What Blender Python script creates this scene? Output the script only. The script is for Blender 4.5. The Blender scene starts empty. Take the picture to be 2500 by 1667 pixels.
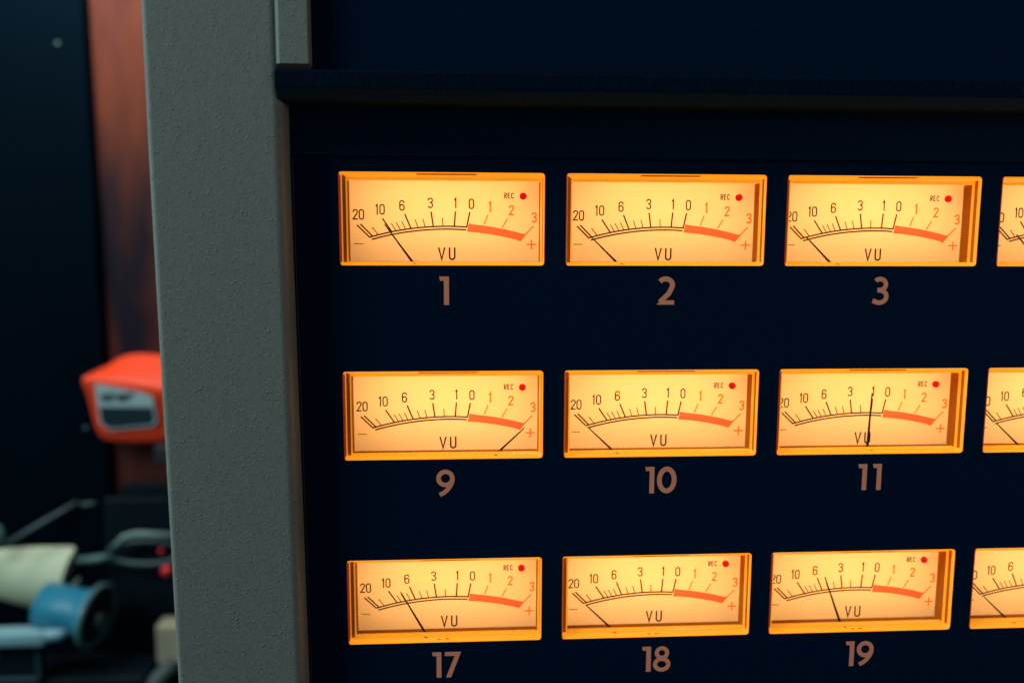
import bpy, bmesh, math, random
from mathutils import Matrix, Vector
random.seed(7)
S = bpy.context.scene
C = S.collection
Z0 = 1000.0                      # the meter panel's top edge stands a metre above the floor (mm)
def V(x, y, z): return Vector((x/1000.0, -z/1000.0, (y+Z0)/1000.0))   # x right, y up, z out of the panel

# ---------------------------------------------------------------- camera
cam = bpy.data.cameras.new('camera'); co = bpy.data.objects.new('camera', cam); C.objects.link(co)
cam.sensor_width = 36.0; cam.lens = 28.8; cam.clip_start = 0.01; cam.clip_end = 50
a, b, c = -0.12239, -0.05887, -0.00400
RX = Matrix.Rotation(a, 3, 'X'); RY = Matrix.Rotation(b, 3, 'Y'); RZ = Matrix.Rotation(c, 3, 'Z')
A = Matrix(((1,0,0),(0,0,-1),(0,1,0)))
rot = A @ (RX @ RY @ RZ)
co.matrix_world = Matrix.Translation(V(42.066, -22.955, 283.254)) @ rot.to_4x4()
cam.dof.use_dof = True; cam.dof.focus_distance = 0.288; cam.dof.aperture_fstop = 5.6
S.camera = co
# ---------------------------------------------------------------- light
w = bpy.data.worlds.new('World'); S.world = w; w.use_nodes = True
bg = w.node_tree.nodes['Background']; bg.inputs[0].default_value = (0.35, 0.62, 0.80, 1); bg.inputs[1].default_value = 0.095
def area(name, loc, target, sx, sy, power, col):
    l = bpy.data.lights.new(name, 'AREA'); l.shape = 'RECTANGLE'; l.size = sx; l.size_y = sy; l.energy = power; l.color = col
    o = bpy.data.objects.new(name, l); C.objects.link(o); o.location = loc
    o.rotation_euler = (Vector(target)-Vector(loc)).to_track_quat('-Z', 'Y').to_euler(); return o
area('room_lamp', V(-1000, 1000, 560), V(-150, -60, 0), 0.5, 0.5, 12.0, (0.82, 1.0, 0.97))
area('warm_fill', V(620, 60, 420), V(-15, -80, 0), 0.3, 0.3, 0.55, (1.0, 0.80, 0.58))  # unseen warm fill, added to brighten the upright's inner edge
area('bench_lamp', V(-330, 330, -440), V(-320, -300, -560), 0.22, 0.16, 1.9, (1.0, 0.97, 0.86))
S.view_settings.view_transform = 'Standard'; S.view_settings.look = 'None'
S.view_settings.exposure = 0; S.view_settings.gamma = 1
S.cycles.max_bounces = 8; S.cycles.diffuse_bounces = 4; S.cycles.transmission_bounces = 6

area('side_lamp', V(-1100, 250, 60), V(-58, 0, 8), 0.3, 0.5, 4.5, (0.72, 1.0, 0.95))

# ---------------------------------------------------------------- materials
def mat(name, col, rough=0.5, spec=0.5, metal=0.0, bump=None, mottle=None, sheen=None):
    m = bpy.data.materials.new(name); m.use_nodes = True; nt = m.node_tree; N = nt.nodes; L = nt.links
    p = N['Principled BSDF']; p.inputs['Base Color'].default_value = (*col, 1)
    p.inputs['Roughness'].default_value = rough; p.inputs['Metallic'].default_value = metal
    p.inputs['Specular IOR Level'].default_value = spec
    tc = N.new('ShaderNodeTexCoord')
    if mottle:
        sc, col2, lo, hi, stretch = mottle
        mp = N.new('ShaderNodeMapping'); mp.inputs['Scale'].default_value = stretch; L.new(tc.outputs['Object'], mp.inputs[0])
        n = N.new('ShaderNodeTexNoise'); n.inputs['Scale'].default_value = sc; n.inputs['Detail'].default_value = 4; L.new(mp.outputs[0], n.inputs['Vector'])
        r = N.new('ShaderNodeValToRGB'); r.color_ramp.elements[0].position = lo; r.color_ramp.elements[1].position = hi
        r.color_ramp.elements[0].color = (*col, 1); r.color_ramp.elements[1].color = (*col2, 1)
        L.new(n.outputs['Fac'], r.inputs[0]); L.new(r.outputs[0], p.inputs['Base Color'])
    if bump:
        last = None
        for sc, st, lo, hi in bump:
            n = N.new('ShaderNodeTexNoise'); n.inputs['Scale'].default_value = sc; n.inputs['Detail'].default_value = 2; L.new(tc.outputs['Object'], n.inputs['Vector'])
            r = N.new('ShaderNodeMapRange'); r.inputs['From Min'].default_value = lo; r.inputs['From Max'].default_value = hi; L.new(n.outputs['Fac'], r.inputs[0])
            bn = N.new('ShaderNodeBump'); bn.inputs['Strength'].default_value = 1.0; bn.inputs['Distance'].default_value = st
            L.new(r.outputs[0], bn.inputs['Height'])
            if last: L.new(last.outputs[0], bn.inputs['Normal'])
            last = bn
        L.new(last.outputs[0], p.inputs['Normal'])
    return m
def glowmat(name, col, trans, gloss=0.0, rough=0.3, diffcol=None, noise=None):
    m = bpy.data.materials.new(name); m.use_nodes = True; nt = m.node_tree; N = nt.nodes; L = nt.links
    N.clear(); out = N.new('ShaderNodeOutputMaterial'); out.name = 'Material Output'
    t = N.new('ShaderNodeBsdfTranslucent'); d = N.new('ShaderNodeBsdfDiffuse')
    t.inputs[0].default_value = (*col, 1); d.inputs[0].default_value = (*(diffcol or col), 1)
    if noise:
        tc = N.new('ShaderNodeTexCoord'); n = N.new('ShaderNodeTexNoise'); n.inputs['Scale'].default_value = noise[0]; n.inputs['Detail'].default_value = 3
        L.new(tc.outputs['Object'], n.inputs['Vector'])
        r = N.new('ShaderNodeValToRGB'); r.color_ramp.elements[0].position = .3; r.color_ramp.elements[1].position = .7
        r.color_ramp.elements[0].color = (*[k*(1-noise[1]) for k in col], 1); r.color_ramp.elements[1].color = (*col, 1)
        L.new(n.outputs['Fac'], r.inputs[0]); L.new(r.outputs[0], t.inputs[0])
    mx = N.new('ShaderNodeMixShader'); mx.inputs[0].default_value = trans
    L.new(d.outputs[0], mx.inputs[1]); L.new(t.outputs[0], mx.inputs[2])
    if gloss:
        g = N.new('ShaderNodeBsdfGlossy'); g.inputs['Roughness'].default_value = rough
        m2 = N.new('ShaderNodeMixShader'); m2.inputs[0].default_value = gloss
        L.new(mx.outputs[0], m2.inputs[1]); L.new(g.outputs[0], m2.inputs[2]); L.new(m2.outputs[0], out.inputs[0])
    else: L.new(mx.outputs[0], out.inputs[0])
    return m
M = {}
M['panel'] = mat('navy_black_paint', (.0, .0085, .031), .7, .02, bump=[(3000, .00002, .3, .7)], mottle=(2100, (.0015, .017, .052), .35, .75, (1,1,1)))
M['hood'] = mat('black_crackle_paint', (.0002, .0055, .018), .7, .03, bump=[(2500, .00005, .3, .7)], mottle=(2100, (.002, .014, .038), .4, .75, (1,1,1)))
M['grey'] = mat('grey_green_powder_coat', (.165, .20, .186), .6, .25, bump=[(1050, .00026, .61, .80), (2300, .00004, .3, .7)], mottle=(1700, (.245, .275, .262), .3, .75, (1,1,1)))
M['dial'] = glowmat('backlit_dial_sheet', (1.0, .86, .80), .85, noise=(55, .06))
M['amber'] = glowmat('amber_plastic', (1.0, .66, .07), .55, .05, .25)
M['amber_knurl_shaded'] = glowmat('shaded_knurled_amber', (.48, .16, .012), .35, .03, .4)  # same amber darkened, its weaker backlight put into the colour
M['deep'] = glowmat('red_shaded_amber', (.42, .07, .03), .5, .03, .3)  # dark red copy of the amber, shading put into its colour
M['print_black'] = glowmat('black_dial_print', (.045, .016, .005), .9, diffcol=(.008, .006, .005))
M['print_red'] = glowmat('red_dial_print', (1.0, .25, .20), .9)
M['print_orange'] = glowmat('orange_dial_print', (1.0, .30, .02), .9, diffcol=(.5, .14, .005))
M['rec'] = glowmat('red_lamp_plastic', (1.0, .07, .22), .8, .03, .2)
M['brown'] = glowmat('brown_strip_plastic', (.50, .17, .01), .3)
M['needle'] = mat('black_needle', (.012, .009, .008), .5, .3)
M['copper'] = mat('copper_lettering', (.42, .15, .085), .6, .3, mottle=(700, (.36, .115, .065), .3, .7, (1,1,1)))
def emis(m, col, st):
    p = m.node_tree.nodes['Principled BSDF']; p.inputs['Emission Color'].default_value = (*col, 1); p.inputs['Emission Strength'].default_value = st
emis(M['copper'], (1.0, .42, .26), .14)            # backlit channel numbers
def edge_glow(m, col, st):                         # emission added to the cover plastic, standing in for lamp light piped to its edges
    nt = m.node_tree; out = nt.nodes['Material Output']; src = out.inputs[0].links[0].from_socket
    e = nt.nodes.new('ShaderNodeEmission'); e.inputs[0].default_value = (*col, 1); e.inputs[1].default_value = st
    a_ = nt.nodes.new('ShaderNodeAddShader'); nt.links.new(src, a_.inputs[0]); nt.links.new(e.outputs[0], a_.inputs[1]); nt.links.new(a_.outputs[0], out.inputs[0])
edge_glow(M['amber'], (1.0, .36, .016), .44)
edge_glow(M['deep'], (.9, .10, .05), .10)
edge_glow(M['amber_knurl_shaded'], (1.0, .22, .01), .035)

# ---------------------------------------------------------------- mesh helpers
def obj(name, bm, mats, parent=None, smooth=False, loc=None):
    me = bpy.data.meshes.new(name); bm.normal_update(); bm.to_mesh(me); bm.free()
    for m in (mats if isinstance(mats, (list, tuple)) else [mats]): me.materials.append(m)
    if smooth:
        for p in me.polygons: p.use_smooth = True
    o = bpy.data.objects.new(name, me); C.objects.link(o)
    if parent: o.parent = parent
    if loc is not None: o.location = loc
    return o
SH = .0086
def P(x, y, z): return Vector((x/1000.0, -z/1000.0, y/1000.0))        # local point
def empty(name, loc):
    o = bpy.data.objects.new(name, None); o.empty_display_size = .01; C.objects.link(o); o.location = loc; return o
def tag(o, label=None, cat=None, group=None, kind=None):
    for k, v in (('label', label), ('category', cat), ('group', group), ('kind', kind)):
        if v: o[k] = v
    return o
def box(bm, x0, x1, y0, y1, z0, z1, mi=0, bev=0):
    vs = [bm.verts.new(P(x, y, z)) for x in (x0, x1) for y in (y0, y1) for z in (z0, z1)]
    fs = []
    for q in ((0,1,3,2),(4,6,7,5),(0,4,5,1),(2,3,7,6),(0,2,6,4),(1,5,7,3)):
        f = bm.faces.new([vs[i] for i in q]); f.material_index = mi; fs.append(f)
    if bev:
        es = list({e for f in fs for e in f.edges})
        r = bmesh.ops.bevel(bm, geom=es, offset=bev/1000.0, segments=3, affect='EDGES', profile=.5)
        for f in r['faces']: f.material_index = mi
    bmesh.ops.recalc_face_normals(bm, faces=bm.faces)
def prism(bm, prof, axis, a0, a1, mi=0):
    """profile of 2D points swept along axis ('x': prof=(y,z); 'y': prof=(x,z); 'z': prof=(x,y))"""
    f3 = {'x': lambda u, v, t: P(t, u, v), 'y': lambda u, v, t: P(u, t, v), 'z': lambda u, v, t: P(u, v, t)}[axis]
    A_ = [bm.verts.new(f3(u, v, a0)) for u, v in prof]; B_ = [bm.verts.new(f3(u, v, a1)) for u, v in prof]
    n = len(prof); fs = [bm.faces.new(A_), bm.faces.new(B_[::-1])]
    for i in range(n): fs.append(bm.faces.new([A_[i], B_[i], B_[(i+1)%n], A_[(i+1)%n]]))
    for f in fs: f.material_index = mi
    bmesh.ops.recalc_face_normals(bm, faces=bm.faces)
def arc(cx, cy, r, a0, a1, n, ry=None):
    ry = ry or r
    return [(cx+r*math.cos(math.radians(a0+(a1-a0)*i/n)), cy+ry*math.sin(math.radians(a0+(a1-a0)*i/n))) for i in range(n+1)]
def tube(bm, pts, r, n=10, mi=0, closed=False):
    rings = []
    for i, p in enumerate(pts):
        p = Vector(p); q0 = Vector(pts[max(i-1, 0)]); q1 = Vector(pts[min(i+1, len(pts)-1)])
        if closed: q0 = Vector(pts[i-1]); q1 = Vector(pts[(i+1) % len(pts)])
        d = (q1-q0).normalized(); u = d.cross(Vector((0, 0, 1)));
        if u.length < .1: u = d.cross(Vector((0, 1, 0)))
        u.normalize(); v = d.cross(u); rr = r[i] if isinstance(r, (list, tuple)) else r
        rings.append([bm.verts.new(P(*(p+(u*math.cos(2*math.pi*k/n)+v*math.sin(2*math.pi*k/n))*rr))) for k in range(n)])
    m = len(rings)
    for i in range(m if closed else m-1):
        for k in range(n):
            bm.faces.new([rings[i][k], rings[i][(k+1)%n], rings[(i+1)%m][(k+1)%n], rings[(i+1)%m][k]]).material_index = mi
    if not closed:
        bm.faces.new(rings[0][::-1]).material_index = mi; bm.faces.new(rings[-1]).material_index = mi
    bmesh.ops.recalc_face_normals(bm, faces=bm.faces)
def lathe(bm, prof, origin, axis, n=48, mi=0):
    """prof: (distance along axis, radius)"""
    ax = Vector(axis).normalized(); u = ax.cross(Vector((0, 1, 0))).normalized(); v = ax.cross(u); o = Vector(origin)
    rings = []
    for t, r in prof:
        rings.append([bm.verts.new(P(*(o+ax*t+(u*math.cos(2*math.pi*k/n)+v*math.sin(2*math.pi*k/n))*max(r, .01)))) for k in range(n)])
    for i in range(len(rings)-1):
        for k in range(n): bm.faces.new([rings[i][k], rings[i][(k+1)%n], rings[i+1][(k+1)%n], rings[i+1][k]]).material_index = mi
    bm.faces.new(rings[0][::-1]).material_index = mi; bm.faces.new(rings[-1]).material_index = mi
    bmesh.ops.recalc_face_normals(bm, faces=bm.faces)
class Ink:
    """flat printed strokes in mm, each a hair above the one before"""
    def __init__(s, bm, z, f=None): s.bm = bm; s.z = z; s.f = f or (lambda x, y: (x, y))
    def v(s, x, y): x, y = s.f(x, y); return s.bm.verts.new(P(x, y, s.z))
    def stroke(s, pts, wd, mi=0, closed=False, w1=None):
        s.z += .0015; n = len(pts); L = []; Rr = []
        for i in range(n):
            p = Vector(pts[i])
            d0 = (Vector(pts[i])-Vector(pts[i-1])) if (i or closed) else None
            d1 = (Vector(pts[(i+1)%n])-Vector(pts[i])) if (i < n-1 or closed) else None
            if d0 is None: d0 = d1
            if d1 is None: d1 = d0
            d0 = d0.normalized(); d1 = d1.normalized(); t = (d0+d1)
            t = t.normalized() if t.length > 1e-6 else d0
            nn = Vector((-t.y, t.x)); k = max(.35, nn.dot(Vector((-d1.y, d1.x))))
            ww = wd if w1 is None else wd+(w1-wd)*i/(n-1)
            o = nn*(ww/2/k)
            L.append(s.v(p.x+o.x, p.y+o.y)); Rr.append(s.v(p.x-o.x, p.y-o.y))
        for i in range(n if closed else n-1):
            j = (i+1) % n
            f = s.bm.faces.new([L[i], Rr[i], Rr[j], L[j]]); f.material_index = mi
    def poly(s, pts, mi=0):
        s.z += .0015; s.bm.faces.new([s.v(x, y) for x, y in pts]).material_index = mi

# ---------------------------------------------------------------- glyphs
def thin_glyph(ink, ch, cx, cy, h, w, t, mi):
    """narrow round cornered lettering of the dial"""
    y0, y1 = cy-h/2+t/2, cy+h/2-t/2; hw = w/2-t/2; x0, x1 = cx-hw, cx+hw; r = hw
    def st(p, closed=False): ink.stroke(p, t, mi, closed)
    if ch == '0': st(arc(cx, y1-r, r, 0, 180, 10)+arc(cx, y0+r, r, 180, 360, 10), True)
    elif ch == '1':
        st([(cx-hw*.55, y1-h*.16), (cx+hw*.15, y1), (cx+hw*.15, y0-t/2)])
    elif ch == '6':
        r2 = r; st([(x1, y1-r*1.1)]+arc(cx, y1-r, r, 25, 180, 8)+arc(cx, y0+r, r, 180, 360, 10)+arc(cx, cy+h*.06-r*.9, r, 0, 165, 8))
    elif ch == '3':
        m = cy+h*.03
        st([(x0, y1-r*1.05)]+arc(cx, y1-r, r, 160, -80, 10, r)+[(cx-hw*.25, m)])
        st([(cx-hw*.25, m), (cx+hw*.15, m)]+arc(cx, m-r, r, 80, 0, 4)+arc(cx, y0+r, r, 0, -165, 9))
    elif ch == '2':
        st([(x0, y1-r*1.15)]+arc(cx, y1-r, r, 165, -25, 10)+[(x0, y0+t*.1), (x1+t*.3, y0+t*.1)])
    elif ch == 'V': st([(x0, y1+t/2), (cx, y0), (x1, y1+t/2)])
    elif ch == 'U': st([(x0, y1+t/2)]+arc(cx, y0+r, r, 180, 360, 10)+[(x1, y1+t/2)])
    elif ch == 'R':
        st([(x0, y0-t/2), (x0, y1), (cx, y1)]+arc(cx, (y1+cy)/2, (y1-cy)/2, 80, -90, 6)+[(x0, cy)]); st([(cx, cy), (x1, y0-t/2)])
    elif ch == 'E':
        st([(x1, y1), (x0, y1), (x0, y0), (x1, y0)]); st([(x0, cy), (x1-hw*.3, cy)])
    elif ch == 'C': st([(x1, y1-r*1.1)]+arc(cx, y1-r, r, 20, 180, 8)+arc(cx, y0+r, r, 180, 340, 8)+[(x1, y0+r*1.1)])
    elif ch == 'A': st([(x0, y0-t/2), (cx, y1), (x1, y0-t/2)])
def word(ink, s, cx, cy, h, w, gap, t, mi):
    tot = len(s)*w+(len(s)-1)*gap; x = cx-tot/2+w/2
    for ch in s: thin_glyph(ink, ch, x, cy, h, w, t, mi); x += w+gap
def bold_glyph(ink, ch, x, cy, mi=0):
    """heavy geometric channel numbers, 9.8 mm tall; x = left edge; returns advance"""
    h = 9.8; t = 1.75; b_ = cy-h/2; T = cy+h/2
    if ch == '1':
        ink.poly([(x+1.6, b_), (x+3.35, b_), (x+3.35, T), (x, T), (x+.25, T-1.5), (x+1.6, T-1.5)], mi); return 3.35
    if ch == '7':
        ink.poly([(x+.35, b_), (x+2.2, b_), (x+5.9, T), (x, T), (x, T-1.55), (x+3.55, T-1.55)], mi); return 5.9
    if ch == '0':
        ink.stroke(arc(x+3.55, cy, 2.7, 0, 355, 44, 4.05), t, mi, True); return 7.1
    if ch == '2':
        p = [(x+1.0, T-1.75)]+arc(x+3.0, T-2.95, 2.45, 128, -28, 16, 2.15)+[(x+4.3, cy-.9), (x+1.1, b_+.9)]
        ink.stroke(p, t, mi); ink.poly([(x, b_), (x+6.2, b_), (x+6.2, b_+1.5), (x+1.3, b_+1.5)], mi); return 6.2
    if ch == '3':
        ink.stroke([(x+1.2, T-1.6)]+arc(x+2.7, T-2.75, 2.2, 120, -90, 16, 1.95)+[(x+1.9, T-4.7)], 1.6, mi)
        ink.stroke([(x+1.9, T-4.75)]+arc(x+2.7, b_+2.8, 2.6, 88, -128, 18, 2.2)+[(x+.3, b_+1.3)], 1.65, mi); return 6.0
    if ch == '9':
        ink.stroke(arc(x+3.25, T-3.2, 2.45, 0, 355, 36, 2.4), 1.6, mi, True)
        ink.stroke([(x+5.7, T-3.0), (x+5.65, T-4.3), (x+5.1, T-5.8), (x+3.9, T-7.4), (x+2.6, T-8.5), (x+1.2, b_+.6)], 1.55, mi); return 6.5
    if ch == '8':
        ink.stroke(arc(x+3.2, T-2.55, 1.95, 0, 352, 30, 1.85), 1.5, mi, True)
        ink.stroke(arc(x+3.2, b_+2.8, 2.5, 0, 352, 34, 2.1), 1.55, mi, True); return 6.4
    if ch == '4':
        ink.poly([(x+3.6, b_), (x+5.3, b_), (x+5.3, T), (x+3.6, T)], mi)
        ink.stroke([(x+4.3, T-.6), (x+.9, b_+2.9), (x+6.4, b_+2.9)], 1.5, mi); return 6.4

# ================================================================= METER BRIDGE
HW, HH, PX, PY = 70.0, 31.5, 77.35, 68.13
bridge = empty('meter_bridge', V(0, 0, 0))
tag(bridge, 'dark navy meter bridge in a grey-green textured frame with rows of glowing amber VU meters', 'meter bridge')
O = (0, 0, 0)
def rrect(x0, x1, y0, y1, r, nc=6, nh=1, nv=1, tooth=0):
    """rounded rectangle, counter-clockwise; sides subdivided; teeth push alternate side points inward"""
    pts = []
    def side(p, q, n, nrm):
        for i in range(1, n):
            t = i/n; d = tooth if i % 2 else 0
            pts.append((p[0]+(q[0]-p[0])*t+nrm[0]*d, p[1]+(q[1]-p[1])*t+nrm[1]*d))
    pts += arc(x1-r, y1-r, r, 0, 90, nc); side((x1-r, y1), (x0+r, y1), nh, (0, -1))
    pts += arc(x0+r, y1-r, r, 90, 180, nc); side((x0, y1-r), (x0, y0+r), nv, (1, 0))
    pts += arc(x0+r, y0+r, r, 180, 270, nc); side((x0+r, y0), (x1-r, y0), nh, (0, 1))
    pts += arc(x1-r, y0+r, r, 270, 360, nc); side((x1, y0+r), (x1, y1-r), nv, (-1, 0))
    return pts
def loft(bm, rings, mi=0):
    vr = [[bm.verts.new(P(x, y, z)) for x, y in pts] for pts, z in rings]
    n = len(vr[0])
    for i in range(len(vr)-1):
        for k in range(n): bm.faces.new([vr[i][k], vr[i][(k+1)%n], vr[i+1][(k+1)%n], vr[i+1][k]]).material_index = mi
# panel: one plate with twelve rounded cutouts
cu = bpy.data.curves.new('panel_curve', 'CURVE'); cu.dimensions = '2D'; cu.fill_mode = 'BOTH'
def spl(pts):
    s = cu.splines.new('POLY'); s.points.add(len(pts)-1); s.use_cyclic_u = True
    for p, (x, y) in zip(s.points, pts): p.co = (x/1000, y/1000, 0, 1)
PXL, PXR, PYT, PYB = -15.2, 312.0, 4.9, -212.0
spl([(PXL+SH*(PYT-PYB), PYB), (PXR, PYB), (PXR, PYT), (PXL, PYT)])
for r_ in range(3):
    for c_ in range(4):
        spl(rrect(c_*PX, c_*PX+HW, -r_*PY-HH, -r_*PY, 1.2)[::-1])
cu.extrude = .00075
tmp = bpy.data.objects.new('tmp', cu); C.objects.link(tmp); bpy.context.view_layer.update()
me = bpy.data.meshes.new_from_object(tmp.evaluated_get(bpy.context.evaluated_depsgraph_get()))
bpy.data.objects.remove(tmp)
me.transform(Matrix(((1,0,0,0),(0,0,-1,.00075),(0,1,0,0),(0,0,0,1)))); me.name = 'front_panel'
me.materials.clear(); me.materials.append(M['panel'])
fp = bpy.data.objects.new('front_panel', me); C.objects.link(fp); fp.parent = bridge
# raised bead round the panel's left and top edges
def lean(bm, xmax=1e9):
    for v in bm.verts:
        if v.co.x*1000 < xmax: v.co.x += SH*max(0, PYT/1000-v.co.z)
bm = bmesh.new(); box(bm, PXL, PXL+.4, PYB, PYT-.5, .02, .42, bev=.12); lean(bm)
obj('panel_edge', bm, mat('warm_lit_edge_paint', (.06, .018, .022), .4, .5), bridge)  # warm light from the meters put into the edge's reddish colour
bm = bmesh.new(); box(bm, PXL+.5, PXR, PYT-.4, PYT, .02, .38, bev=.12)
obj('panel_bead', bm, mat('bead_paint', (.0, .010, .022), .8, .0), bridge)
# recess floor behind the panel edges and the strip above it
bm = bmesh.new(); box(bm, -17, PXR, PYT+.3, 34, -3, -.4); box(bm, -17, PXR, PYT-2, PYT+.28, -3, -1.7)
box(bm, -17.5, PXL+2.2, PYB, PYT+.2, -3, -1.0)
obj('backing_plate', bm, mat('navy_backing_paint', (.0008, .016, .048), .7, .05), bridge)
bm = bmesh.new()
box(bm, -17.5, PXR, PYB, 34, -40, -38); box(bm, -17.5, -16, PYB, 34, -38, -3.1); box(bm, -16, PXR, 10, 12, -38, -3.1); box(bm, -16, PXR, PYB, PYB+2, -38, -1.6)
obj('rear_cover', bm, M['hood'], bridge)
# grey frame: left upright with rounded edges
prof = arc(-18.5, 9.2, 2.8, 0, 90, 8)+arc(-55.8, 9.8, 2.2, 90, 180, 8)+[(-58.0, -60), (-15.7, -60)]
def lean_side(bm):
    for v in bm.verts:
        v.co.x += (SH if v.co.x > -.03 else .0068)*max(0, PYT/1000-v.co.z)
bm = bmesh.new(); prism(bm, prof, 'y', -260, 4.9); lean_side(bm); prism(bm, prof, 'y', 4.9, 130); bmesh.ops.remove_doubles(bm, verts=bm.verts, dist=1e-6)
obj('frame_upright', bm, M['grey'], bridge, smooth=False)
up = bridge.children[-1]
for p in up.data.polygons: p.use_smooth = abs(p.normal.z) < .5
up.data.set_sharp_from_angle(angle=math.radians(40))
# grey cover plate overlapping the upright at the top
bm = bmesh.new()
prism(bm, [(-16.6, 12.0), (-15.2, 14.0), (-6.4, 14.0), (-6.0, 13.7), (-6.0, 9.0), (-16.6, 9.0)], 'y', 32.0, 130)
o = obj('cover_plate', bm, M['grey'], bridge)
bm = bmesh.new(); prism(bm, [(32.0, 9.0), (32.0, 13.7), (30.6, 12.4), (30.6, 9.0)], 'x', -16.2, -6.3); obj('cover_plate_lip', bm, mat('brownish_grey', (.12, .10, .085), .6), bridge)  # bottom bevel, darker and browner than the plate
# black hood above the meters, chamfered and rounded lower edge
hp = [(30.4, 5), (30.4, 13.2), (29.6, 14.0), (25.2, 14.0), (24.6, 13.9), (24.6, -1.0), (30.4, -1.0)]
bm = bmesh.new(); prism(bm, hp, 'x', -16.9, PXR); obj('hood_bar', bm, M['hood'], bridge)
bm = bmesh.new(); prism(bm, [(24.58, 13.88), (24.1, 13.5), (21.6, 11.6), (21.1, 10.9), (21.0, 9.8), (21.0, -1.0), (24.58, -1.0)], 'x', -16.7, PXR)
obj('hood_lip', bm, mat('lit_hood_paint', (.008, .026, .042), .7, .1, bump=[(2500, .00005, .3, .7)], mottle=(1200, (.02, .045, .062), .3, .75, (1,1,1))), bridge)  # lighter copy of the hood paint, glow from below put into its colour
bm = bmesh.new(); prism(bm, [(30.6, -3), (30.6, 8), (130, 8), (130, -3)], 'x', -16.0, PXR); obj('upper_panel', bm, M['panel'], bridge)

# channel numbers
def number(txt, cx, cy):
    bm = bmesh.new(); ink = Ink(bm, .04)
    gaps = {'11': 2.1, '17': 1.3, '18': .9, '19': 1.0, '10': 1.0, '12': 1.2, '20': .9}
    adv = {'1': 3.35, '7': 5.9, '0': 7.1, '2': 6.2, '3': 6.0, '9': 6.5, '8': 6.4, '4': 6.4}
    tot = sum(adv[k] for k in txt)+gaps.get(txt, 0)*(len(txt)-1); x = -tot/2
    for ch in txt: x += bold_glyph(ink, ch, x, 0)+gaps.get(txt, 0)
    o = obj('channel_number', bm, M['copper'], bridge, loc=P(cx, cy, 0)); o['label'] = 'copper coloured channel number '+txt; return o

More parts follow.
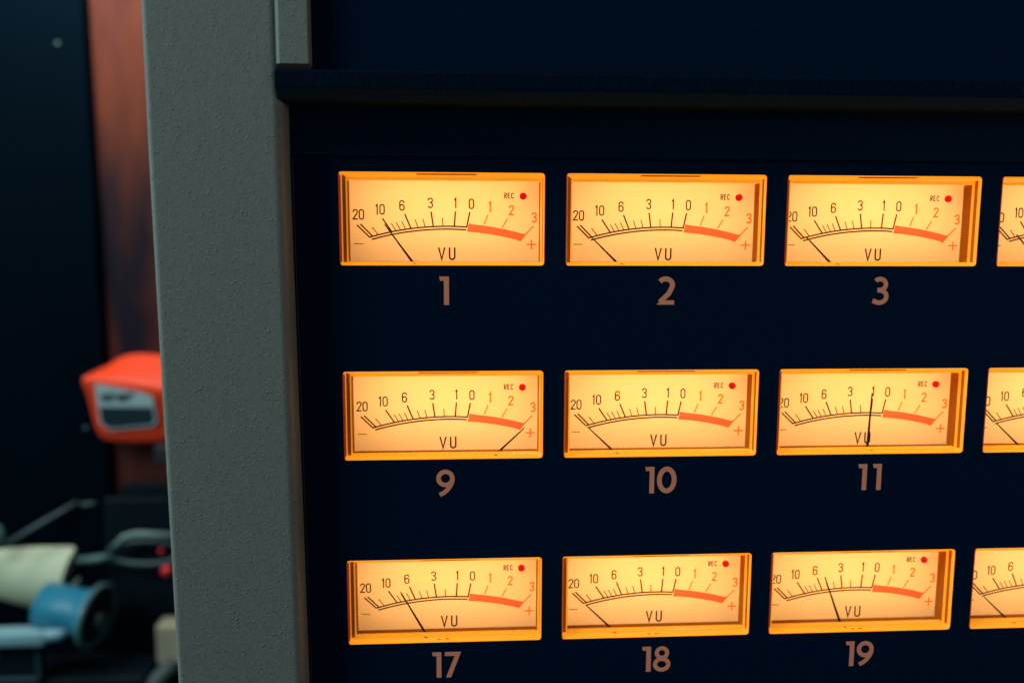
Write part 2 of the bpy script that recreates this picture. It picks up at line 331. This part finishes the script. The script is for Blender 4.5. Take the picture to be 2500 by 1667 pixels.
# ---------------------------------------------------------------- one VU meter
def make_meter():
    nh, nv = 184, 80
    bm = bmesh.new()
    loft(bm, [(rrect(.05, HW-.05, -HH+.05, -.05, 1.15), -3.4), (rrect(.05, HW-.05, -HH+.05, -.05, 1.15), .05),
              (rrect(.18, HW-.18, -HH+.18, -.18, 1.05), .16), (rrect(.36, HW-.36, -HH+.36, -.36, .95), .08), (rrect(.45, HW-.45, -HH+.45, -.45, .9), -1.3), (rrect(.45, HW-.45, -HH+.45, -.45, .9), -3.3)])
    bm.verts.ensure_lookup_table()
    for f in bm.faces:                                # cover's left and right walls get darker ambers, shade put into the colour
        c_ = f.calc_center_median()*1000
        if c_.x < .47: f.material_index = 1
        elif c_.x > HW-.46 and c_.y > 1.4 and c_.x < HW-.44: f.material_index = 2
    case = obj('vu_meter', bm, [M['amber'], M['deep'], M['amber_knurl_shaded']], bridge)
    # lip and fluted inner wall
    bm = bmesh.new()
    o1 = rrect(.45, HW-.45, -HH+.45, -.45, .9, 6, nh, nv); lip = rrect(2.4, 68.95, -30.5, -2.1, .5, 6, nh, nv, .30); lip0 = rrect(2.05, 69.3, -30.75, -1.75, .6, 6, nh, nv)
    o2 = rrect(.85, HW-.6, -HH+.6, -.6, .8, 6, nh, nv)
    loft(bm, [(o1, -3.1), (o2, -3.3), (lip0, -3.3)], 0)
    for f in bm.faces:
        c_ = f.calc_center_median()*1000
        if 1.0 < c_.x < 2.0 and -30.4 < c_.z < -1.3: f.material_index = 1  # left lip painted in the darker amber to stand for shade
    loft(bm, [(lip0, -3.3), (lip, -3.6)], 0)
    k0 = len(bm.faces); loft(bm, [(lip, -3.6), (lip, -5.9), (lip, -8.5)], 1)
    for f in list(bm.faces)[k0:]:                    # upper wall and front of the lower wall painted bright amber, as if lit
        q = f.calc_center_median()*1000
        if q.z > -2.6 or (q.z < -30.1 and q.y < 5.5): f.material_index = 0
    obj('inner_bezel', bm, [M['amber'], M['amber_knurl_shaded']], case)
    # dial with its printed scale
    bm = bmesh.new(); zd = -8.65
    vs = [bm.verts.new(P(x, y, zd)) for x, y in ((2.0, -30.9), (69.35, -30.9), (69.35, -1.7), (2.0, -1.7))]; bm.faces.new(vs)
    ink = Ink(bm, zd+.05, lambda x, y: (5.0+(x-4.75)*.978, -7.4+(y+7.4)*.985)); K, RD, OR = 1, 2, 3
    cx0, cy0 = 37.1, -18.15
    Rb = (28.0**2+3.95**2)/(2*3.95)                    # radius of the scale arc
    def on(x, off=0): return (x, cy0-(Rb-math.sqrt(Rb*Rb-(x-cx0)**2))+off)
    def seg(x0, x1, off, n=24): return [on(x0+(x1-x0)*i/n, off) for i in range(n+1)]
    ink.stroke([(4.75, -17.85)]+seg(9.15, 44.0, 0, 28), .52, K)
    ink.stroke(seg(9.9, 43.7, -1.0, 28), .52, K)
    ink.stroke([(5.95, -17.5), (10.1, -21.65)], .52, K)
    for (x0, y0, x1, y1) in ((13.8, -15.45, 17.0, -20.1), (21.75, -13.85, 23.9, -18.95), (31.15, -13.0, 31.9, -18.25), (39.85, -12.85, 39.45, -18.2), (45.0, -13.1, 43.9, -18.5)):
        ink.stroke([(x0, y0), (x1, y1)], .52, K)
    for (x0, y0, x1, y1) in ((10.1, -18.6, 12.1, -21.1), (16.9, -17.2, 18.6, -19.8), (18.65, -16.85, 20.15, -19.5), (20.65, -16.5, 22.0, -19.3), (25.4, -15.8, 26.4, -18.6), (28.2, -15.55, 28.95, -18.35), (35.2, -15.2, 35.35, -18.1)):
        ink.stroke([(x0, y0), (x1, y1)], .32, K)
    top = seg(44.85, 65.1, 1.0, 14); top[-1] = (65.15, -20.95); bot = seg(63.2, 44.2, -1.35, 14)
    def grow(p): return p
    top = [(44.75, -17.25)]+[(x, y) for x, y in seg(46.5, 64.0, .95, 12)]+[(65.2, -20.95)]
    botl = [(63.3, -23.2)]+seg(61.5, 46, -1.45, 12)+[(44.25, -19.95)]
    ink.stroke(top+botl, .30, OR, True); ink.poly(top+botl, RD)
    for (x0, y0, x1, y1) in ((51.5, -14.0, 50.2, -17.5), (58.6, -15.35, 56.7, -18.6), (68.0, -18.0, 65.1, -20.95)):
        ink.stroke([(x0, y0), (x1, y1)], .42, OR)
    for s, x, y, col in (('20', 5.3, -14.1, K), ('10', 12.8, -12.3, K), ('6', 20.8, -10.9, K), ('3', 30.9, -9.95, K), ('1', 39.9, -9.95, K), ('0', 45.6, -10.2, K), ('1', 52.3, -11.15, OR), ('2', 60.0, -12.4, OR), ('3', 68.4-.15, -14.9, OR)):
        word(ink, s, x, y, 3.75, 1.95, .22 if s == '20' else -.12, .45 if col == K else .54, col)
    word(ink, 'REC', 59.15, -7.25, 2.05, 1.0, .24, .32, K)
    word(ink, 'V', 34.85, -27.9, 4.5, 2.75, 0, .58, K); word(ink, 'U', 38.6, -27.9, 4.5, 2.45, 0, .58, K)
    ink.stroke([(3.55, -24.4), (6.85, -24.4)], .26, K)
    ink.stroke([(65.5, -24.5), (69.0, -24.5)], .46, OR); ink.stroke([(67.3, -22.8), (67.3, -26.25)], .46, OR)
    obj('dial_face', bm, [M['dial'], M['print_black'], M['print_red'], M['print_orange']], case)
    # record lamp, standing a little proud of the dial, and its holder behind the dial
    bm = bmesh.new(); lathe(bm, [(0, 1.25), (.5, 1.25), (.9, 1.05), (1.15, .6), (1.22, .05)], (63.15, -7.4, zd+.02), (0, 0, 1), 28)
    obj('rec_lamp', bm, M['rec'], case, smooth=True)
    bm = bmesh.new(); lathe(bm, [(0, 3.4), (1.5, 3.4)], (66.2, -6.8, zd-10.5), (0, 0, 1), 24); box(bm, 64.5, 74, -10, -3, zd-12, zd-10.7)
    obj('lamp_holder', bm, M['print_orange'], case)
    # thin brown strip on the top ledge
    bm = bmesh.new(); box(bm, 26.2, 46.8, -.72, -.5, -2.7, -.25); obj('ledge_strip', bm, M['brown'], case)
    return case
def needle(case, ang):
    px, py, zn = 36.6, -47.4, -6.3; L = 37.2
    bm = bmesh.new(); s, co_ = math.sin(math.radians(ang)), math.cos(math.radians(ang))
    r0 = (py*-1-31.6)/co_
    def pt(r, off): return (px+s*r+co_*off, py+co_*r-s*off)
    prof = [pt(r0, -.44), pt(L-9, -.29), pt(L, -.18), pt(L, .18), pt(L-9, .29), pt(r0, .44)]
    prism(bm, prof, 'z', zn-.15, zn+.15)
    obj('needle', bm, M['needle'], case)
    # dark hub end showing in the bottom ledge
    bm = bmesh.new(); r1 = (-py-31.3)/co_; x, y = pt(r1, 0)
    prism(bm, [(x-s*1.0-.35, -31.05), (x-s*1.0+.35, -31.03), (x-s*.6+.55, -30.9), (x-.1, -30.72), (x-.6, -30.75)], 'z', -2.9, -2.7)
    obj('needle_hub', bm, M['needle'], case)
proto = make_meter()
def lampfor(x, y):
    l = bpy.data.lights.new('meter_lamp', 'AREA'); l.shape = 'RECTANGLE'; l.size = .063; l.size_y = .024; l.energy = LAMP*random.uniform(.93, 1.07); l.color = (1.0, .49, .125)
    o = bpy.data.objects.new('meter_lamp', l); C.objects.link(o); o.parent = bridge
    o.location = P(x+35, y-10, -31); o.rotation_euler = (math.radians(90), 0, math.radians(0)); o.rotation_euler = (Vector((0, -1, -.05))).to_track_quat('-Z', 'Y').to_euler()
    return o
LAMP = .0238
angles = {1: -36, 2: -46, 3: -45.3, 4: -43, 9: 46.9, 10: -46.6, 11: 1.9, 12: -47.3, 17: -29, 18: -45.8, 19: -20.5, 20: -46.8}
where = {1: 'top left corner of the panel', 2: 'top row', 3: 'top row', 4: 'top row, cut by the right edge', 9: 'middle row', 10: 'middle row', 11: 'middle row', 12: 'middle row, cut by the right edge', 17: 'bottom row', 18: 'bottom row', 19: 'bottom row', 20: 'bottom row, cut by the right edge'}
pos = {1: 'needle leaning left through the 10 mark', 2: 'needle at rest on the 20 mark', 3: 'needle just right of the 20 mark', 4: 'needle just off the 20 mark', 9: 'needle pinned right below the plus sign', 10: 'needle at rest on the 20 mark', 11: 'upright needle crossing the letters VU', 12: 'needle at rest on the 20 mark', 17: 'needle leaning left between 10 and 6', 18: 'needle at rest on the 20 mark', 19: 'needle standing between 6 and 3', 20: 'needle at rest on the 20 mark'}
first = True
for n in (1, 2, 3, 4, 9, 10, 11, 12, 17, 18, 19, 20):
    ci, ri = (n-1) % 8, (n-1)//8
    if first: m = proto; first = False
    else:
        m = proto.copy(); C.objects.link(m); m.parent = bridge
        for ch in base_children:
            k = ch.copy(); C.objects.link(k); k.parent = m
    if m is proto: base_children = list(proto.children)
    m.location = P(ci*PX, -ri*PY, 0)
    m['label'] = ('amber VU meter %s, %s' % (('above number %d' % n) if n not in (4, 12, 20) else 'in the '+where[n], pos[n]))
    m['group'] = 'VU meters in the bridge'
    needle(m, angles[n]); lampfor(ci*PX, -ri*PY)
    if ri == 2:                                     # tops of letters showing above the lower rim
        bm = bmesh.new(); ink = Ink(bm, -.9)
        ink.stroke(arc(32.7, -31.15, .55, 30, 150, 6), .25); ink.stroke(arc(35.6, -31.15, .7, 20, 160, 8), .25)
        obj('rim_lettering', bm, M['print_black'], m)
    number(str(n), ci*PX+35.4, -ri*PY-40.1)

# ================================================================= BACKGROUND (about half a metre behind)
wallm = mat('dark_blue_wall', (.004, .010, .016), .8, .2, mottle=(4, (.008, .02, .026), .35, .7, (1,1,1)))
bm = bmesh.new(); box(bm, -1500, 1500, -1000, 1400, -1110, -1100)
o = obj('wall', bm, wallm, loc=V(0, 0, 0)); o['kind'] = 'structure'
bm = bmesh.new(); box(bm, -1500, 1500, -1010, -1000, -1100, 2500)
o = obj('floor', bm, mat('dark_floor', (.02, .025, .03), .7), loc=V(0, 0, 0)); o['kind'] = 'structure'
# dark cabinet, left
cab = empty('dark_cabinet', V(-500, -1000, -640)); tag(cab, 'tall dark blue equipment cabinet at the left edge with two tiny pale screws', 'cabinet')
bm = bmesh.new(); box(bm, -560, 174, 0, 1500, -360, 70, bev=3); obj('cabinet_body', bm, mat('dark_teal_paint', (.0, .0022, .0065), .8, .02, mottle=(5, (.0002, .0038, .0085), .3, .7, (1,1,.4))), cab)
for x, y in ((-352, 166), (-347.7, -216)):
    bm = bmesh.new(); lathe(bm, [(0, 2.2), (1, 2.1), (1.8, 1.2), (2.2, .2)], (x+500, y+1000, 70), (0, 0, 1), 16); obj('screw', bm, mat('bright_screw', (.05, .12, .12), .5, .3, .1), cab, smooth=True)
# reddish wooden post
bm = bmesh.new(); box(bm, -30, 75, 0, 1500, -30, 62, bev=3)
post = obj('wooden_post', bm, mat('stained_red_wood', (.006, .004, .012), .7, .15, mottle=(8, (.115, .025, .012), .40, .60, (1.7, 1, .38))), loc=V(-295, -1000, -640))
tag(post, 'blurred reddish brown wooden post with dark stains behind the grey frame', 'post')
# orange case hanging on the post
case = empty('orange_case', V(-298, -215, -560)); tag(case, 'bright orange rounded case with a pale label half hidden behind the grey frame', 'case')
def ocase(x): return [(-34.5, -8), (-35, 38), (-40, 50), (-39, 59), (-27, 64), (-17, 73), (-2, 80), (22, 79), (60, 74), (66, 60), (66, 0), (50, -14), (10, -15), (-20, -13)]
bm = bmesh.new()
def ring(z, top, sc):
    out = []
    for x, y in ocase(0):
        yy = min(y, top+(x+20)*-.16) if y > 30 else y*sc
        out.append(bm.verts.new(P(x*sc, yy, z-(.22*(57-yy) if z > 0 else 0))))
    return out
rs = [ring(-36, 90, .9), ring(-33, 90, 1.0), ring(-24, 90, 1.0), ring(22, 57, .97), ring(24.5, 55, .93)]
for ra, rb in zip(rs, rs[1:]):
    for k in range(len(ra)): bm.faces.new([ra[k], ra[(k+1)%len(ra)], rb[(k+1)%len(ra)], rb[k]])
bm.faces.new(rs[0][::-1]); bm.faces.new(rs[-1]); bmesh.ops.recalc_face_normals(bm, faces=bm.faces)
obj('case_shell', bm, mat('orange_plastic', (.90, .062, .018), .45, .25), case, smooth=True)
sm = case.children[-1].modifiers.new('rounding', 'SUBSURF'); sm.levels = 2; sm.render_levels = 2
bm = bmesh.new(); ink = Ink(bm, 25.0); ink.poly([(-23, 52), (-24, 10), (-16, 2), (28, 6), (32, 12), (31, 38), (22, 42)], 0)
ink.poly([(-22, 27), (-22, 10), (-15, 3.5), (27, 7.5), (30, 13), (30, 26)], 1)
for i, (x, wd, y) in enumerate(((-19, 6, 38), (-12, 8, 39), (-3, 9, 38), (7, 7, 39.5), (-18, 11, 34), (-4, 13, 34.5))): ink.stroke([(x, y), (x+wd, y+.3)], 4.2, 1)
for v in bm.verts: v.co.y += .22*(.057-v.co.z)-.0016
obj('case_label', bm, [mat('pale_label', (.50, .66, .70), .5), mat('dark_label_print', (.012, .035, .048), .5)], case)
bm = bmesh.new(); box(bm, 26, 44, -34, -14, -16, 14, bev=3); obj('case_foot', bm, mat('black_rubber', (.01, .012, .018), .6), case)
# bench with the tape dispenser
bm = bmesh.new(); box(bm, -1200, 200, -540, -515, -1090, -380, bev=3)
bench = obj('bench', bm, mat('black_bench', (.001, .005, .010), .6, .15), loc=V(0, 0, 0)); tag(bench, 'dark bench top carrying the blurred roll machine behind the frame', 'bench')
dm = mat('dark_machine_body', (.001, .006, .012), .6, .15)
mach = empty('roll_machine', V(-395, -515, -560)); tag(mach, 'blurred machine with a cream roll on a blue spool and a grey tray', 'machine')
ax = Vector((.975, -.14, .17)).normalized()
R0 = Vector((36, 132, -34))
bm = bmesh.new(); lathe(bm, [(-120, 30), (-120, 46), (-119, 47), (-4, 47), (0, 45.5), (.4, 38), (-2, 36)], R0+ax*(-8), ax, 64)
obj('cream_roll', bm, mat('cream_paper', (.60, .66, .48), .6, .3), mach, smooth=True); mach.children[-1].data.set_sharp_from_angle(angle=math.radians(40))
bm = bmesh.new(); lathe(bm, [(0, 42), (2, 43.5), (4, 42), (6, 38)], R0+ax*(-7.4), ax, 48); obj('roll_core', bm, mat('black_core', (.004, .008, .014), .5), mach)
B0 = Vector((23, 127, 34))
bm = bmesh.new(); lathe(bm, [(-8, 20), (-6, 23), (26, 22.5), (36, 23), (43, 26), (46, 29.5)], B0, ax, 48)
obj('blue_spool', bm, mat('blue_plastic', (.02, .20, .33), .4, .4), mach, smooth=True)
bm = bmesh.new(); lathe(bm, [(46.4, 29), (46.4, 31.5), (49, 32), (51, 30.5), (51, 27.5), (47.5, 27), (47.5, .1)], B0, ax, 48)
obj('spool_flange', bm, mat('grey_green_rim', (.10, .22, .24), .3, .6), mach, smooth=True); mach.children[-1].data.set_sharp_from_angle(angle=math.radians(35))
bm = bmesh.new(); lathe(bm, [(47.8, 26.8), (48.2, 26.8), (48.2, .1)], B0, ax, 40); obj('end_cap', bm, mat('black_end_cap', (.003, .014, .022), .35, .4), mach)
bm = bmesh.new(); lathe(bm, [(48.4, 9), (53, 9), (54.5, 7), (54.5, .1)], B0+Vector((0, -6, 0)), ax, 32); obj('hub_nut', bm, mat('dull_grey_nut', (.10, .17, .17), .3, .6, .4), mach, smooth=True); mach.children[-1].data.set_sharp_from_angle(angle=math.radians(35))
bm = bmesh.new(); tube(bm, [(-60, 250, -30), (-30, 262, -34), (0, 262, -36), (20, 254, -36), (24, 236, -30)], 3, 10); obj('cable', bm, mat('black_cable', (.004, .013, .022), .5), mach, smooth=True)
bm = bmesh.new(); tube(bm, [(46, 150, 20), (40, 142, 26), (34, 138, 30)], 2.2, 8); obj('lever', bm, mat('dull_lever', (.08, .14, .14), .4), mach, smooth=True)
bm = bmesh.new(); box(bm, -70, 28, 98, 113, 44, 62, bev=3); tube(bm, [(24, 106, 54), (40, 108, 54), (54, 118, 52), (62, 124, 48)], [7, 7, 6, 4], 12)
obj('tray_edge', bm, mat('blue_grey_plastic', (.22, .42, .50), .45, .5), mach, smooth=True); mach.children[-1].data.set_sharp_from_angle(angle=math.radians(50))
bm = bmesh.new(); box(bm, -70, 12, 60, 97, 30, 46, bev=1.5); obj('tray', bm, mat('dark_tray', (.001, .008, .015), .4, .3), mach)
fm = mat('dull_tray_frame', (.022, .06, .085), .4)
bm = bmesh.new(); box(bm, 12.4, 16, 57, 97, 40, 50, bev=.8); box(bm, -70, 12, 56.5, 59.5, 40, 50, bev=.8); obj('tray_frame', bm, fm, mach)
bm = bmesh.new(); lathe(bm, [(0, 6), (2, 5), (3, 1)], (-28, 82, 46), (0, 0, 1), 16); obj('tray_button', bm, fm, mach)
bm = bmesh.new(); box(bm, -75, 115, 1, 55, -40, 45, bev=4); box(bm, -75, 40, 56, 215, -60, -46, bev=3); obj('machine_body', bm, dm, mach)
bm = bmesh.new(); box(bm, 62, 190, 56, 226, -14, -4, bev=4); box(bm, 78, 190, 222, 240, -14, -6, bev=3); obj('rear_panel', bm, dm, mach)
bm = bmesh.new(); tube(bm, [(-24, 188, 20), (8, 206, 5), (35, 221, -8)], 1.9, 10); tube(bm, [(38, 218, -8), (56, 219, -12)], 1.6, 10); obj('guide_rod', bm, mat('dull_steel', (.09, .14, .15), .4, .5, .3), mach, smooth=True)
bm = bmesh.new(); lathe(bm, [(0, 12), (8, 12), (12, 9), (13, 2)], (-47, 193, 10), (.8, .2, .5), 24); obj('pale_knob', bm, mat('pale_teal_plastic', (.12, .26, .24), .5), mach, smooth=True)
# loop handle
hd = empty('loop_handle', V(-300, -515, -560)); tag(hd, 'dark grey loop handle with a bright upper edge beside the grey frame', 'handle')
lp = [(cx_*1.0, cy_, 10) for cx_, cy_ in arc(14, 172, 37, 0, 350, 30, 12.5)]
bm = bmesh.new(); tube(bm, lp, 3.2, 10, closed=True); obj('handle_loop', bm, mat('dark_grey_handle', (.025, .055, .065), .4, .5), hd, smooth=True)
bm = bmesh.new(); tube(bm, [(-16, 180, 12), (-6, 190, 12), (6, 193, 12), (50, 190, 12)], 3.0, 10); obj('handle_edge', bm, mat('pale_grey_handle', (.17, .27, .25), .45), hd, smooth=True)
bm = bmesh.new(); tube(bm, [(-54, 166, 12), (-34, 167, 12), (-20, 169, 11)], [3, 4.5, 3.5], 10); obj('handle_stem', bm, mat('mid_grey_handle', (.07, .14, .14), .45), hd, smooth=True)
bm = bmesh.new(); box(bm, -30, 46, 1, 158, -60, -30, bev=4); box(bm, 20, 50, 158, 172, -60, -6, bev=3); obj('handle_block', bm, dm, hd)
bm = bmesh.new(); lathe(bm, [(-14, 30), (0, 30), (10, 24), (14, 10)], (26, 226, -50), (0, 0, 1), 32); box(bm, 14, 40, 170, 210, -62, -50); obj('handle_knob', bm, dm, hd, smooth=True)
rm = mat('red_plastic', (.75, .025, .03), .4)
for x, y, r in ((-269, -340, 2.6), (-264, -361, 6)):
    bm = bmesh.new(); lathe(bm, [(0, r), (r*.6, r*.9), (r, r*.4)], (0, 0, 0), (0, 0, 1), 20)
    bm2 = None
    o = obj('red_button', bm, rm, hd, smooth=True, loc=P(x+300, y+515, 14)); 
    bm = bmesh.new(); lathe(bm, [(-46, r*.5), (-.2, r*.5)], (0, 0, 0), (0, 0, 1), 12); obj('button_stem', bm, dm, o)
bm = bmesh.new(); box(bm, -12, 16, 59, 101, -10, 14, bev=3); bl = obj('cream_block', bm, mat('cream_plastic', (.36, .33, .24), .6), loc=V(-262, -515+0, -545))
tag(bl, 'small cream block peeking out low behind the grey frame', 'block')
bm = bmesh.new(); box(bm, -12, 16, .5, 58.5, -10, 14, bev=1); obj('block_base', bm, dm, bl)
bm = bmesh.new(); tube(bm, [(-300, -505, -520), (-280, -478, -524), (-255, -452, -528)], [9, 9, 8], 12)
cb = obj('grey_hose', bm, mat('grey_hose', (.05, .075, .08), .6), smooth=True, loc=V(0, 0, 0)); tag(cb, 'dull grey hose rising diagonally at the foot of the grey frame', 'hose')
